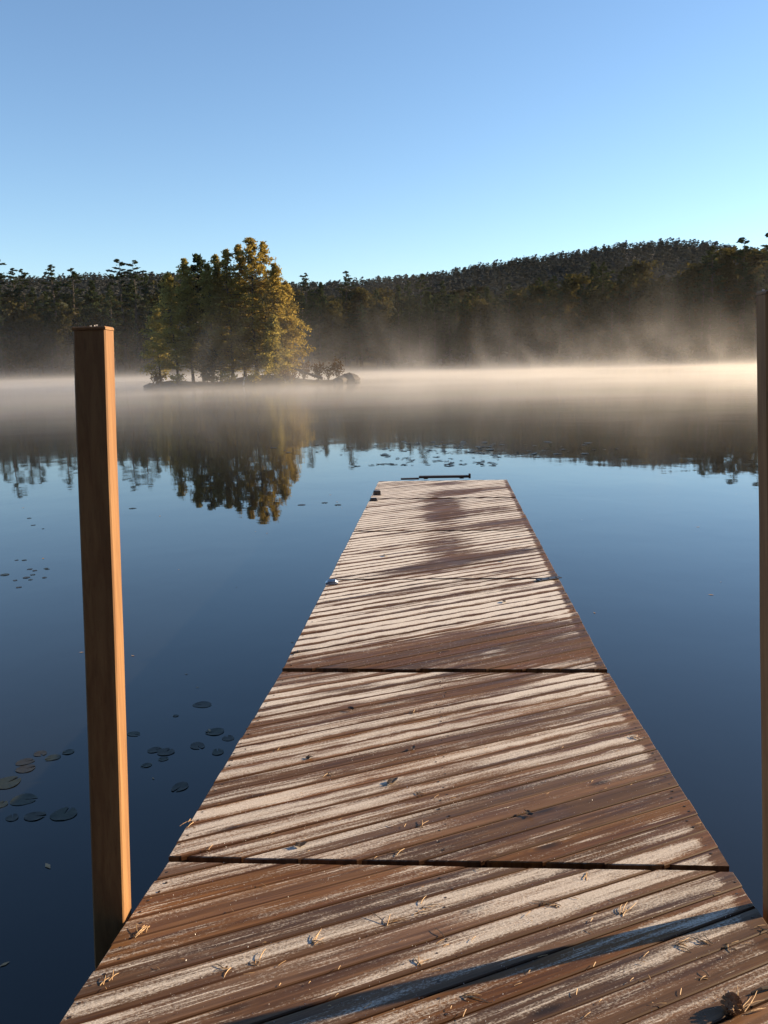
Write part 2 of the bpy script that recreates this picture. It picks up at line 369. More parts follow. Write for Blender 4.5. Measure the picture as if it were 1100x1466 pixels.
def azim(px):                      # azimuth (right of forward) seen at this photo column near the horizon
    r = ray(px, 515); return math.atan2(r[0], r[1])
def elev(px, py):
    r = ray(px, py); return math.atan2(r[2], math.hypot(r[0], r[1]))
HILL_PX = [(-400, 400), (-150, 395), (30, 396), (60, 394), (120, 391), (200, 388), (260, 389), (330, 394), (420, 403), (480, 401), (540, 396), (600, 391), (650, 383), (700, 374),
           (760, 365), (820, 357), (880, 347), (920, 343), (960, 341), (1000, 343), (1040, 349), (1100, 358), (1250, 380), (1500, 400)]
HAZ = np.array([azim(a) for a, b in HILL_PX]); HEL = np.array([elev(a, b) for a, b in HILL_PX])
D_HILL = 1000.0; TREE_H = 9.5
def hill_z(a):
    return math.tan(float(np.interp(a, HAZ, HEL))) * D_HILL + EYE - TREE_H
def shore_r(a):
    w = min(max((abs(a) - 1.25) / 1.0, 0), 1); w = w * w * (3 - 2 * w)
    base = 190 + 5 * math.sin(a * 9) + 3 * math.sin(a * 23 + 1)
    return base * (1 - w) + 9.0 * w
def ground_z(r, a):
    s = shore_r(a)
    if r <= s: return -2.0 * min((s - r) / 6.0, 1)
    h = hill_z(a) if abs(a) < 1.6 else 25.0
    q = min(max((r - s) / (D_HILL - s), 0), 1)
    z = 0.35 + 0.02 * (r - s) + (h - 15) * (q ** 1.35)
    if r > D_HILL: z -= (r - D_HILL) * 0.12
    return z + 0.5 * math.sin(r * .11 + a * 40) * min((r - s) / 10, 1)
angs = np.linspace(-math.pi, math.pi, 241)[:-1]
fr = [-0.06, 0.0, 0.008, 0.03, 0.07, 0.13, 0.2, 0.3, 0.4, 0.5, 0.6, 0.7, 0.8, 0.9, 1.0, 1.1, 1.4, 2.2]
gv, gf = [], []
for a in angs:
    s = shore_r(a)
    for q in fr:
        r = s + q * (D_HILL - s); r = max(r, s - 4)
        gv.append((r * math.sin(a), r * math.cos(a), ground_z(r, a)))
nf = len(fr)
for i in range(len(angs)):
    j = (i + 1) % len(angs)
    for q in range(nf - 1): gf.append((i * nf + q, i * nf + q + 1, j * nf + q + 1, j * nf + q))
land = mesh_obj('hills', gv, gf, M_GROUND, smooth=True); tag(land, kind='structure')

# ------------------------------------------------------------------ trees
def leaf_cards(C, size, r, flat=0.6, elong=1.8):
    """one rhombus per centre, random direction"""
    n = len(C)
    d1 = r.normal(size=(n, 3)); d1[:, 2] *= flat; d1 /= np.linalg.norm(d1, axis=1)[:, None]
    d2 = r.normal(size=(n, 3)); d2 -= (d2 * d1).sum(1)[:, None] * d1; d2 /= np.linalg.norm(d2, axis=1)[:, None]
    s = (size * r.uniform(.6, 1.3, n))[:, None]
    V = np.stack([C - d1 * s * elong / 2, C + d2 * s / 2 * .8, C + d1 * s * elong / 2, C - d2 * s / 2 * .8], 1).reshape(-1, 3)
    return V, np.arange(4 * n).reshape(-1, 4)

def conifer(name, seed, h, base, rmax, nb, per, leaf, prof, rise=0.15, droop=0.05, jit=0.25, mat=None, tuft=0.0, lean=(0, 0), limbs=True, one_side=0.0, trunk_r=None, bias=.55):
    """trunk with limbs, and a crown of needle sprays along every limb; returns two meshes"""
    r = np.random.default_rng(seed); tk = MB(); tr = trunk_r or h * 0.013
    pts = [(lean[0] * z * z / h + .10 * math.sin(z * .5 + seed), lean[1] * z * z / h + .10 * math.cos(z * .4 + seed), z) for z in np.linspace(-0.4, h * .98, 9)]
    tk.tube(pts, [tr * (1.25 if i == 0 else (1 - i / 8.6)) for i in range(9)], 7)
    cs = []
    for b in range(nb):
        u = (b + r.uniform(0, 1)) / nb; u = (1 - bias) * u + bias * (1 - (1 - u) ** 1.7)
        z = h * (base + (1 - base) * u); a = r.uniform(0, 2 * math.pi)
        L = rmax * prof(u) * r.uniform(.32, 1.08) * (1 + one_side * math.cos(a))
        if r.uniform() < .20: L *= 1.45
        m = max(6, int(per * (0.45 + .9 * L / rmax)))
        s = np.sqrt(r.uniform(.04, 1, m)); s = np.where(r.uniform(size=m) < tuft, r.uniform(.75, 1.02, m), s)
        rs = rise + r.uniform(-.12, .14)
        cx_, cy_2 = lean[0] * z * z / h, lean[1] * z * z / h
        d = s * L
        zz = z + rs * d - droop * d * d + (tuft * .35 * d * s)
        sd = jit * (0.45 + .8 * s * (1 - .35 * s)) * min(1.0, .35 + .9 * L / rmax)
        P = np.stack([cx_ + math.cos(a) * d, cy_2 + math.sin(a) * d, zz], 1) + r.normal(size=(m, 3)) * np.stack([sd, sd, sd * .6], 1)
        cs.append(P)
        if limbs and L > .6:
            e_ = np.linspace(0, .93, 4)
            tk.tube([(cx_ + math.cos(a) * q * L, cy_2 + math.sin(a) * q * L, z + rs * q * L - droop * (q * L) ** 2) for q in e_], [tr * .22 * (1 - q * .8) + .008 for q in e_], 3, False)
    dt = r.uniform(0, 1, 14) ** .7 * .13 * h; sp = .02 + dt * .16
    top = np.stack([r.normal(size=14) * sp + lean[0] * h, r.normal(size=14) * sp + lean[1] * h, h * 1.0 - dt], 1)
    cs.append(top)
    V, Q = leaf_cards(np.concatenate(cs), leaf, r)
    crown = fast_mesh(name + '_crown', V, Q, mat)
    tm = bpy.data.meshes.new(name + '_trunk'); tm.from_pydata(tk.v, [], tk.f); tm.update(); tm.materials.append(M_BARK)
    return tm, crown

def plant_tree(name, meshes, loc, label, cat, group=None, rz=0.0, s=1.0, sz=None):
    t = thing(name, loc, label, cat, group, rz)
    t.scale = (s, s, sz or s)
    link('trunk', meshes[0], t); link('crown', meshes[1], t)
    return t

pine_prof = lambda u: (0.55 + .45 * math.sin(min(u * 2.6, 1.57))) * (1 - u) ** 0.60 + .03
spruce_prof = lambda u: (1 - u) ** 0.8 + .05
larch_prof = lambda u: (0.62 + .38 * math.sin(min(u * 4.5, 1.57))) * (1 - u) ** 0.62 + .03
hard_prof = lambda u: max(0.05, math.sin(math.pi * (0.12 + .84 * u))) ** .7

FAR = [conifer('white_pine', 100 + i, 24, .16, 4.2 + .4 * (i % 3), 90, 66, .32, pine_prof, .16, .012, .26, M_PINE, tuft=.30, bias=0.0) for i in range(5)]
SPR = [conifer('spruce', 200 + i, 20, .05, 3.0 + .3 * i, 90, 26, .46, spruce_prof, -.06, .02, .30, M_PINE) for i in range(3)]
HRD = [conifer('hardwood', 300 + i, 16, .12, 4.4, 60, 40, .52, hard_prof, .45, .02, .75, M_HARD) for i in range(3)]

PLUME = [conifer('plume_pine', 150 + i, 24, .25, 4.3, 46, 130, .27, lambda u: (0.6 + .4 * math.sin(min(u * 3, 1.57))) * (1 - u) ** .50 * .85 + .05, .26, .012, .20, M_PINE, tuft=.25, bias=0.0, lean=(.004, 0)) for i in range(3)]
POINT = [conifer('point_pine', 160 + i, 24, .2, 4.4, 60, 100, .27, lambda u: (1 - u) ** .66 + .03, .10, .012, .20, M_PINE, tuft=.2, bias=0.0) for i in range(2)]
def far_base(px, dist):
    a = azim(px); return np.array([dist * math.sin(a), dist * math.cos(a), ground_z(dist, a)])
# skyline trees that can be singled out: column, top row, kind, label
SKY = [(8, 371, 0, 'broad dark pine at the left end of the far skyline'), (31, 383, 1, 'slim pine next to the broad pine at the far left end of the skyline'),
       (43, 386, 2, 'smaller pine right of the slim pine at the left end of the skyline'), (85, 378, 1, 'pointed pine standing up alone above the left treeline, left of the near post'),
       (113, 383, 3, 'flat topped pine directly above the top of the left dock post'), (181, 371, 4, 'plume topped pine, left one of the twin crowns near the island'),
       (200, 372, 0, 'plume topped pine, right one of the twin crowns near the island'), (442, 391, 2, 'pine just right of the island grove breaking the skyline'),
       (499, 387, 3, 'pointed pine above the dip of the skyline, over the misty middle'), (604, 392, 4, 'pine on the far shore where the right hill begins to rise'),
       (1058, 340, 0, 'tall spreading pine at the right end of the skyline, beside the hilltop'), (1096, 333, 4, 'tallest far pine, at the right edge above the right post'),
       (1015, 352, 3, 'big pine on the right shore, in front of the hill summit')]
for px, py, kd, lb in SKY:
    dist = 200 + rnd.uniform(-3, 3); b = far_base(px, dist)
    top = EYE + math.tan(elev(px, py)) * dist; hh = top - b[2]
    plant_tree('pine_tree', (PLUME if kd in (0, 4) else POINT)[kd % 2], b, lb, 'pine tree', None, rnd.uniform(0, 6.28), hh / 24 * 1.4, hh / 24)
# the wall of trees along the far shore
TOP_PX = [(-500, 385), (0, 396), (60, 402), (130, 403), (170, 396), (230, 395), (330, 400), (420, 408), (500, 402), (560, 404), (640, 403), (700, 398), (760, 392), (820, 383), (880, 374), (940, 366), (1000, 357), (1060, 352), (1100, 350), (1500, 380)]
TAZ = np.array([azim(a) for a, b in TOP_PX]); TEL = np.array([elev(a, b) for a, b in TOP_PX])
STRETCH = [(40, 'at the left end of the far shore'), (160, 'on the far shore behind the left post top'), (240, 'on the far shore just left of the island'), (420, 'on the far shore behind the island'),
           (560, 'on the far shore just right of the island'), (720, 'on the far shore beyond the dock end'), (900, 'on the far shore under the rising ridge'), (1e9, 'on the far shore under the hilltop')]
def stretch(a):
    for px, w in STRETCH:
        if a < azim(px if px < 5000 else 1400) or px > 5000: return w
for row, (dist, step) in enumerate(((193, 3.3), (203, 3.7), (214, 4.2))):
    a = azim(-190)
    while a < azim(1290):
        aa = a + rnd.uniform(-.3, .3) * step / dist; dd = dist + rnd.uniform(-4, 4)
        q = np.array([dd * math.sin(aa), dd * math.cos(aa), ground_z(dd, aa)])
        hh = (EYE + math.tan(float(np.interp(aa, TAZ, TEL))) * dd - q[2]) * (rnd.uniform(.62, .92) if row == 0 else rnd.uniform(.76, 1.03))
        kd = rnd.random(); wh = stretch(aa); fb = ('front ', 'second ', 'back ')[row] + 'row '
        if kd < .52:
            plant_tree('pine_tree', rnd.choice(FAR), q, 'dark green pine in the ' + fb + wh, 'pine tree', fb + wh + ', pines', rnd.uniform(0, 6.28), hh / 24 * rnd.uniform(.85, 1.15), hh / 24)
        elif kd < .74:
            plant_tree('spruce_tree', rnd.choice(SPR), q, 'narrow dark spruce in the ' + fb + wh, 'spruce tree', fb + wh + ', spruces', rnd.uniform(0, 6.28), hh / 20 * rnd.uniform(.85, 1.2), hh / 20)
        else:
            plant_tree('leafy_tree', rnd.choice(HRD), q, 'olive leafy tree in the ' + fb + wh, 'leafy tree', fb + wh + ', leafy trees', rnd.uniform(0, 6.28), hh / 16 * rnd.uniform(.8, 1.05), hh / 16 * .93)
        a += step / dist

def far_crowns(n_sp, seed, kind):
    """one low crown of n_sp cards, unit height"""
    r = np.random.default_rng(seed)
    u = r.uniform(0, 1, n_sp); a = r.uniform(0, 6.28, n_sp)
    prof = (1 - u) ** .7 * .30 + .03 if kind == 0 else np.sin(np.pi * (.12 + .85 * u)) ** .7 * .36
    d = prof * np.sqrt(r.uniform(.15, 1, n_sp))
    C = np.stack([np.cos(a) * d, np.sin(a) * d, .08 + u * .92], 1)
    return leaf_cards(C, .15, r, .7, 1.5)
CR = [far_crowns(40, s, s % 3 > 1) for s in range(6)]
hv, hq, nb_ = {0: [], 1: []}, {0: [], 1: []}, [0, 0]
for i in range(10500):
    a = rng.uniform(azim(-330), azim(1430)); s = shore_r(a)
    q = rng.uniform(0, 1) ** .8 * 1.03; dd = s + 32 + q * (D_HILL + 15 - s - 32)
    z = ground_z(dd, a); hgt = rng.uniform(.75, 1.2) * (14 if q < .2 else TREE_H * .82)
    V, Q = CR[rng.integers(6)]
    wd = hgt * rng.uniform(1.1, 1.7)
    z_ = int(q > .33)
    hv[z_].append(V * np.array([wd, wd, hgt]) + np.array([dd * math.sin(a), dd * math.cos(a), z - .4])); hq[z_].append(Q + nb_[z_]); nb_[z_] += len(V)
for z_, nm_, mt_, lb_ in ((0, 'hillside_forest', M_HILL, 'dark mass of forest on the slope right behind the shore trees'), (1, 'ridge_forest', M_RIDGE_HAZED, 'forest with haze painted into its grey, covering the far ridge against the sky')):
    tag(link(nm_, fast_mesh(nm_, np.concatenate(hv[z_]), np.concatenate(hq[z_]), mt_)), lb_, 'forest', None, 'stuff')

bv, bq, nb_ = [], [], 0
for i in range(420):                        # the wooded bank the dock starts from
    a = rng.uniform(1.95, 2 * math.pi - 1.95); dd = rng.uniform(15, 48)
    if dd < shore_r((a + math.pi) % (2 * math.pi) - math.pi) + 3: continue
    V, Q = CR[rng.integers(6)]; hgt = rng.uniform(14, 22); wd = hgt * .75
    bv.append(V * np.array([wd, wd, hgt]) + np.array([dd * math.sin(a), dd * math.cos(a), .3])); bq.append(Q + nb_); nb_ += len(V)
bm_ = fast_mesh('shore_wood', np.concatenate(bv), np.concatenate(bq), M_HILL)
tag(link('shore_wood', bm_), 'pine wood on the bank behind the start of the dock', 'wood', None, 'stuff')

# ------------------------------------------------------------------ the island
ISL_Y = 90.0
def isl(px, Y=ISL_Y):
    r = ray(px, 545); return r[0] / r[1] * Y
X0, X1 = isl(206), isl(514)
iv, if_ = [], []
NX, NY = 64, 22
r_ = np.random.default_rng(5)
for i in range(NX + 1):
    for j in range(NY + 1):
        fx, fy = i / NX * 2 - 1, j / NY * 2 - 1
        wv = (1 - abs(fx) ** 2.6) ** .6 * (1 + .12 * math.sin(fx * 11) + .08 * math.sin(fx * 27))
        x = (X0 + X1) / 2 + fx * (X1 - X0) / 2; y = ISL_Y + 1.5 + fy * 6.0 * wv
        e_ = max(0, 1 - fy * fy) ** .35 * max(0, 1 - fx ** 4) ** .5
        z = -0.35 + e_ * (1.0 + .3 * math.sin(fx * 6 + 1) + r_.uniform(-.12, .12))
        iv.append((x, y, z))
for i in range(NX):
    for j in range(NY):
        q = i * (NY + 1) + j; if_.append((q, q + NY + 1, q + NY + 2, q + 1))
island = mesh_obj('island_ground', iv, if_, M_GROUND, smooth=False); tag(island, kind='structure')

def isl_tree(px, py_top, Y, base, rad, seed, mat, label, cat='larch tree', nb=120, per=54, leaf=.155, lean=(0, 0), prof=larch_prof, name='larch_tree', one_side=0.0, rise=.05, droop=.05, jit=.27, zb=.55, tuft=0.0):
    rr = ray(px, py_top); P = _C + rr * (Y / rr[1]); h = P[2] - zb
    me = conifer(name, seed, h, base * .55, rad * 1.22, int(nb * 1.5), per, leaf, prof, rise, droop, jit, mat, tuft=tuft, lean=lean, one_side=one_side)
    return plant_tree(name, me, (P[0] - lean[0] * h, Y, zb), label, cat, 'trees on the small island')
isl_tree(241, 392, 90.5, .20, 2.0, 1, M_LARCHG, 'leftmost island tree, dim green with a slanted bare lower trunk', lean=(-.02, 0), nb=80, one_side=-.2)
isl_tree(263, 371, 90, .20, 1.6, 2, M_LARCHG, 'slender pale green larch second from the left on the island', lean=(-.015, 0))
isl_tree(282, 366, 92, .22, 2.0, 3, M_PINE, 'dark green pine between the pale larches on the left of the island', 'pine tree', nb=70, per=44, leaf=.24, prof=pine_prof, name='pine_tree', rise=.2, droop=.01, tuft=.4)
isl_tree(297, 378, 89.5, .16, 1.5, 4, M_LARCHG, 'shorter olive larch in front of the dark island pine')
isl_tree(309, 366, 91, .12, 1.7, 5, M_LARCHG, 'olive larch on the island just right of the dark pine')
isl_tree(324, 358, 90, .13, 2.2, 6, M_LARCH, 'dull gold larch in the middle of the island grove')
isl_tree(341, 351, 91, .12, 2.2, 7, M_LARCH, 'golden larch left of the tallest tree on the island')
isl_tree(358, 341, 90, .14, 2.35, 8, M_LARCH, 'tallest island larch with a thin wispy top')
isl_tree(376, 347, 91, .10, 2.5, 9, M_LARCH, 'tall golden larch just right of the tallest island tree')
isl_tree(393, 378, 89.5, .07, 1.75, 10, M_LARCH, 'broad bright gold larch on the right flank of the island grove', one_side=.12, nb=105)
isl_tree(409, 405, 90.5, .14, 1.6, 11, M_LARCH, 'rightmost gold larch bulging out over the island shrubs', one_side=.25, nb=85)
isl_tree(391, 452, 87.2, .02, 1.7, 12, M_LARCHG, 'young yellow green tree low in front of the gold larches', nb=70, prof=spruce_prof)
isl_tree(292, 474, 87.5, .04, 1.3, 13, M_PINE, 'small dark spruce at the foot of the island grove', 'spruce tree', nb=55, per=36, leaf=.2, prof=spruce_prof, name='spruce_tree')
isl_tree(222, 440, 92, .10, 1.6, 14, M_LARCHG, 'short dim tree behind the left tip of the island', nb=70)

def shrub(px, Y, h, w, seed, label, mat, n=420):
    r = np.random.default_rng(seed); x = isl(px, Y); st = MB(); cs = []
    for k in range(9):
        a = r.uniform(0, 6.28); L = w * r.uniform(.3, 1.0); e_ = np.array([math.cos(a) * L, math.sin(a) * L * .8, h * r.uniform(.65, 1.05)])
        mid = e_ * .5 + np.array([0, 0, h * .12]); st.tube([(0, 0, -.2), mid, e_], [.035, .02, .008], 4, False)
        s = r.uniform(.3, 1.0, n // 9)[:, None]
        cs.append(s * e_ + r.normal(size=(n // 9, 3)) * .20)
    V, Q = leaf_cards(np.concatenate(cs), .16, r, .8, 1.5)
    t = thing('shrub', (x, Y, .45), label, 'shrub', 'shrubs on the small island')
    st.obj('stem', M_BARK, t); link('foliage', fast_mesh('shrub_foliage', V, Q, mat), t)
shrub(436, 90, 1.9, 1.0, 21, 'rusty shrub beside the fallen trunk on the island', M_SHRUB)
shrub(456, 89, 1.9, 1.1, 22, 'thin brown shrub in the middle of the low end of the island', M_SHRUB, 360)
shrub(471, 90, 1.5, .9, 23, 'sparse low shrub between the two larger rusty shrubs', M_SHRUB, 240)
shrub(486, 89.5, 1.9, .9, 24, 'rusty shrub nearest the right rocky tip of the island', M_SHRUB, 380)
shrub(226, 86.8, .9, .9, 25, 'low tangled bush at the left tip of the island', M_SHRUB, 260)
shrub(255, 86.0, .8, 1.0, 26, 'low bush under the bare slanted trunks on the left of the island', M_LARCHG, 260)
shrub(325, 85.5, .9, 1.1, 27, 'low green bush at the waterline under the grove', M_LARCHG, 300)
shrub(365, 85.3, .9, 1.1, 28, 'low bush beside the pale stump on the island shore', M_LARCHG, 300)
shrub(415, 86.0, 1.0, 1.1, 29, 'low dark bush below the raised end of the fallen trunk', M_SHRUB, 300)

def boulder(px, Y, size, z, seed, label):
    r = np.random.default_rng(seed); v, f = [], []
    nu, nv = 12, 7
    for j in range(nv + 1):
        for i in range(nu):
            th, ph = 2 * math.pi * i / nu, math.pi * j / nv
            q = 1 + r.uniform(-.13, .13)
            v.append((size[0] * q * math.sin(ph) * math.cos(th), size[1] * q * math.sin(ph) * math.sin(th), size[2] * q * math.cos(ph)))
    for j in range(nv):
        for i in range(nu): f.append((j * nu + i, j * nu + (i + 1) % nu, (j + 1) * nu + (i + 1) % nu, (j + 1) * nu + i))
    o = mesh_obj('boulder', v, f, M_ROCK); o.location = (isl(px, Y), Y, z); tag(o, label, 'boulder', 'boulders at the end of the island')
boulder(500, 88.6, (1.15, 1.0, .75), .25, 31, 'large rounded boulder at the right tip of the island')
boulder(487, 87.6, (.7, .7, .5), .25, 32, 'smaller boulder just left of the large tip boulder')
boulder(511, 88.2, (.4, .5, .3), .05, 33, 'half sunk stone at the very right tip of the island')
boulder(218, 88.0, (.9, .8, .35), .10, 34, 'flat stone at the left tip of the island')
lg = MB(); A_ = at_depth(412, 525, 87.5); B_ = at_depth(462, 542, 86.6)
lg.tube([A_, A_ * .66 + B_ * .34 + np.array([0, 0, .06]), A_ * .3 + B_ * .7, B_], [.07, .10, .13, .15], 7)
tag(lg.obj('fallen_trunk', M_BARK), 'bare dark tree trunk fallen slantwise at the right of the grove', 'fallen tree')
st_ = MB(); b0 = at_depth(349, 552, 85.6); st_.tube([b0, b0 + np.array([.06, 0, .42]), b0 + np.array([.16, 0, .86])], [.085, .07, .06], 7)
tag(st_.obj('stump', M_PALE), 'pale broken stump standing on the island shore', 'stump')
st_ = MB(); b0 = at_depth(409, 548, 86.2); st_.tube([b0, b0 + np.array([-.1, 0, .7])], [.05, .04], 6)
tag(st_.obj('stump', M_PALE), 'thin pale snag under the raised end of the fallen trunk', 'stump')
dw = MB(); b0 = at_depth(204, 557, 86.8)
dw.tube([b0, b0 + np.array([.9, .2, .18]), b0 + np.array([1.9, .3, .75])], [.05, .08, .06], 6); dw.tube([b0 + np.array([.9, .2, .18]), b0 + np.array([1.2, .1, .8])], [.05, .02], 5)
tag(dw.obj('driftwood', M_BARK), 'dark forked driftwood reaching off the left tip of the island', 'driftwood')

# ------------------------------------------------------------------ mist over the lake
def mat_mist():
    k = NT('lake_mist'); p = k.obj(); x, y, z = k.sep(p)
    zz = k.math('MAXIMUM', z, 0.0)
    low = k.math('EXPONENT', k.math('MULTIPLY', zz, -1 / 0.45))
    nl = k.noise(k.vmath('MULTIPLY', p, (.045, .06, .5)), 1.0, 3.0, .55, .4)
    low = k.math('MULTIPLY', low, k.smooth(nl, .30, .70, .30, 1.6))
    near = k.smooth(k.math('ADD', y, k.math('MULTIPLY', nl, 30.0)), 22.0, 95.0)
    mid = k.math('EXPONENT', k.math('MULTIPLY', zz, -1 / 4.0))
    nw = k.noise(k.vmath('MULTIPLY', p, (.105, .045, .075)), 1.0, 5.0, .6, 1.4)
    wis = k.math('MULTIPLY', mid, k.smooth(nw, .50, .74))
    d = k.math('ADD', k.math('MULTIPLY', low, 0.040), k.math('MULTIPLY', wis, k.smooth(x, -70.0, 60.0, 0.009, 0.020)))
    d = k.math('ADD', d, k.math('MULTIPLY', mid, 0.0009))
    d = k.math('MULTIPLY', d, near)
    d = k.math('MULTIPLY', d, k.smooth(z, 10.9, 7.0))
    d = k.math('MULTIPLY', d, k.math('MULTIPLY', k.smooth(y, 199.0, 170.0), k.smooth(k.math('ABSOLUTE', x), 149.0, 120.0)))
    v = k.n('ShaderNodeVolumePrincipled'); k.set(v.inputs['Density'], d)
    v.inputs['Color'].default_value = (.98, .945, .90, 1); v.inputs['Anisotropy'].default_value = 0.42
    k.t.links.new(v.outputs[0], k.out.inputs['Volume'])
    return k.m
mb = MB(); mb.box((0, 110, 5.2), (300, 180, 11.6))
mist = mb.obj('mist', mat_mist()); tag(mist, 'low morning mist drifting over the far half of the lake', 'mist', None, 'stuff')

# ------------------------------------------------------------------ the dock
SEC_LABEL = ['nearest dock section, sloping, crossed by the post shadow', 'second dock section from the viewer, brown and half thawed', 'third dock section, striped with frost and a thawed brown near end',
             'fourth dock section, pale with frost, metal plates at its near corners', 'fifth dock section, frosted with a dark thawed middle', 'last dock section at the far end, carrying the low dark rail']
def clip(poly, nx, ny, c):
    out = []
    for i in range(len(poly)):
        a, b = poly[i], poly[(i + 1) % len(poly)]; da, db = nx * a[0] + ny * a[1] - c, nx * b[0] + ny * b[1] - c
        if da <= 0: out.append(a)
        if (da < 0 < db) or (db < 0 < da):
            q = da / (da - db); out.append((a[0] + q * (b[0] - a[0]), a[1] + q * (b[1] - a[1])))
    return out
ca, sa = math.cos(PLANK_ANG), math.sin(PLANK_ANG)
GAP = 0.0046
for si, (t0, t1, z0, z1) in enumerate(SECTIONS):
    L = t1 - t0; slope = math.atan2(z1 - z0, L); tm_ = (t0 + t1) / 2
    root = thing('dock_section', (OO[0] + DD[0] * tm_, OO[1] + DD[1] * tm_, (z0 + z1) / 2), SEC_LABEL[si], 'dock section', 'sections of the wooden dock')
    root.rotation_euler = (slope, 0, -TH)
    hl = L / 2 / math.cos(slope)
    phase = (-(t0)) % 0.119 * ca
    k0 = int(-(HW * sa + hl * ca) / PLANK_W) - 2
    for kk in range(k0, -k0 + 1):
        yc = kk * PLANK_W + (si * .037) % PLANK_W
        w = PLANK_W / 2 - GAP / 2 * rnd.uniform(.7, 1.5)
        j = [rnd.gauss(0, .0015) for _ in range(4)]; je = rnd.uniform(-.005, .005)
        planes = [(1, 0, HW + j[0]), (-1, 0, HW + j[1]), (0, 1, hl - .004 + je * .6), (0, -1, hl - .004 + je), (-sa, ca, yc + w), (sa, -ca, -yc + w)]
        def poly(inset):
            P = [(-5, -5), (5, -5), (5, 5), (-5, 5)]
            for nx, ny, c in planes:
                P = clip(P, nx, ny, c - inset)
                if len(P) < 3: return []
            return P
        p0 = poly(0); p1 = poly(.003)
        if len(p0) < 3: continue
        if len(p1) != len(p0) : p1 = p0 if len(p1) < 3 else p1
        area = abs(sum(p0[i][0] * p0[(i + 1) % len(p0)][1] - p0[(i + 1) % len(p0)][0] * p0[i][1] for i in range(len(p0)))) / 2
        if area < .0006: continue
        # local frame: x along the board
        mx = sum(q[0] for q in p0) / len(p0); my = sum(q[1] for q in p0) / len(p0)
        sx_ = (-sa * mx + ca * my) - yc; mx += sa * sx_; my -= ca * sx_
        def loc(q): return ((q[0] - mx) * ca + (q[1] - my) * sa, -(q[0] - mx) * sa + (q[1] - my) * ca)
        a0 = [loc(q) for q in p0]; a1 = [loc(q) for q in p1]; n_ = len(a0)
        if len(a1) == n_:
            v = [(x, y, -.036) for x, y in a0] + [(x, y, -.003) for x, y in a0] + [(x, y, 0) for x, y in a1]
            f = [tuple(range(n_))[::-1], tuple(2 * n_ + i for i in range(n_))]
            for r in (0, n_):
                for i in range(n_): f.append((r + i, r + (i + 1) % n_, r + n_ + (i + 1) % n_, r + n_ + i))
        else:
            v = [(x, y, -.036) for x, y in a0] + [(x, y, 0) for x, y in a0]
            f = [tuple(range(n_))[::-1], tuple(n_ + i for i in range(n_))] + [(i, (i + 1) % n_, n_ + (i + 1) % n_, n_ + i) for i in range(n_)]
        o = mesh_obj('plank', v, f, M_PLANK[si], root)
        o.location = (mx, my, rnd.gauss(0, .0011)); o.rotation_euler = (rnd.gauss(0, .007), rnd.gauss(0, .0010), PLANK_ANG)
    zc = -.036 - .072
    for sg in (-1, 1):
        q = MB(); q.box((0, 0, 0), (2 * hl - .03, .038, .14), 0, 0.004); o = q.obj('rim_board', M_RIM, root); o.location = (sg * (HW - .030), 0, zc); o.rotation_euler = (0, 0, math.pi / 2)
    for q_ in np.linspace(-hl + .023, hl - .023, 4 if L < 2.5 else 6):
        q = MB(); q.box((0, 0, 0), (2 * HW - .112, .038, .138), 0, 0.004); o = q.obj('joist', M_RIM, root); o.location = (0, q_, zc - .001)
    q = MB()
    for kk in range(k0, -k0 + 1):
        yc = kk * PLANK_W + (si * .037) % PLANK_W
        for ux in ((-HW + .03, 0.0, HW - .03) if si < 2 else (-HW + .03, HW - .03)):
            for dv in (-.024, .024):
                yy_ = (yc + dv) / ca + ux * math.tan(PLANK_ANG); x_, y_ = ux + rnd.gauss(0, .012), yy_ + rnd.gauss(0, .004)
                if abs(y_) < hl - .03: q.tube([(x_, y_, -.004), (x_, y_, .0014)], .0042, 6)
    o = q.obj('nail_heads', M_RUST, root); o['kind'] = 'stuff'
    if si > 0:
        for sg in (-1, 1):
            q = MB(); q.tube([(0, -.62, 0), (0, -.6, 0), (0, .6, 0), (0, .62, 0)], [.12, .15, .15, .12], 14); o = q.obj('float_drum', M_FLOAT, root); o.location = (sg * .55, 0, -.33)

# posts: leaning four sided timbers, fitted base and lean
def post(bx, by, ax, ay, yaw, ztop, label, w=.089):
    root = thing('dock_post', (bx, by, .6), label, 'post', 'tall posts beside the dock')
    z0, z1 = -1.6 - .6, ztop - .6
    root.rotation_euler = (0, 0, yaw)
    c_, s_ = math.cos(-yaw), math.sin(-yaw); lx, ly = ax * c_ - ay * s_, ax * s_ + ay * c_
    v, f = [], []; hw = w / 2; b = .004
    prof = [(-hw + b, -hw), (hw - b, -hw), (hw, -hw + b), (hw, hw - b), (hw - b, hw), (-hw + b, hw), (-hw, hw - b), (-hw, -hw + b)]
    zs = list(np.linspace(z0, z1, 14)); rr = np.random.default_rng(int(abs(bx) * 1000))
    for z in zs:
        ox, oy = rr.normal(0, .0009, 2)
        v += [(x + lx * z + ox, y + ly * z + oy, z) for x, y in prof]
    n = 8
    for i in range(len(zs) - 1):
        for k in range(n): f.append((i * n + k, i * n + (k + 1) % n, (i + 1) * n + (k + 1) % n, (i + 1) * n + k))
    f += [tuple(range(n))[::-1], tuple((len(zs) - 1) * n + k for k in range(n))]
    mesh_obj('shaft', v, f, M_POST, root)
    q = MB(); q.box((0, 0, 0), (w + .002, w + .002, .009), 0, .003); o = q.obj('cap', M_POST, root); o.location = (lx * z1, ly * z1, z1 + .006)
    q = MB()
    for i in range(3):
        a = rr.uniform(-.4, .4, 2) * w; q.box((a[0], a[1], 0.003), (rr.uniform(.002, .005), rr.uniform(.002, .005), .004))
    o = q.obj('frost_grain', M_FROST, root); o.location = (lx * z1, ly * z1, z1 + .011); o['kind'] = 'stuff'
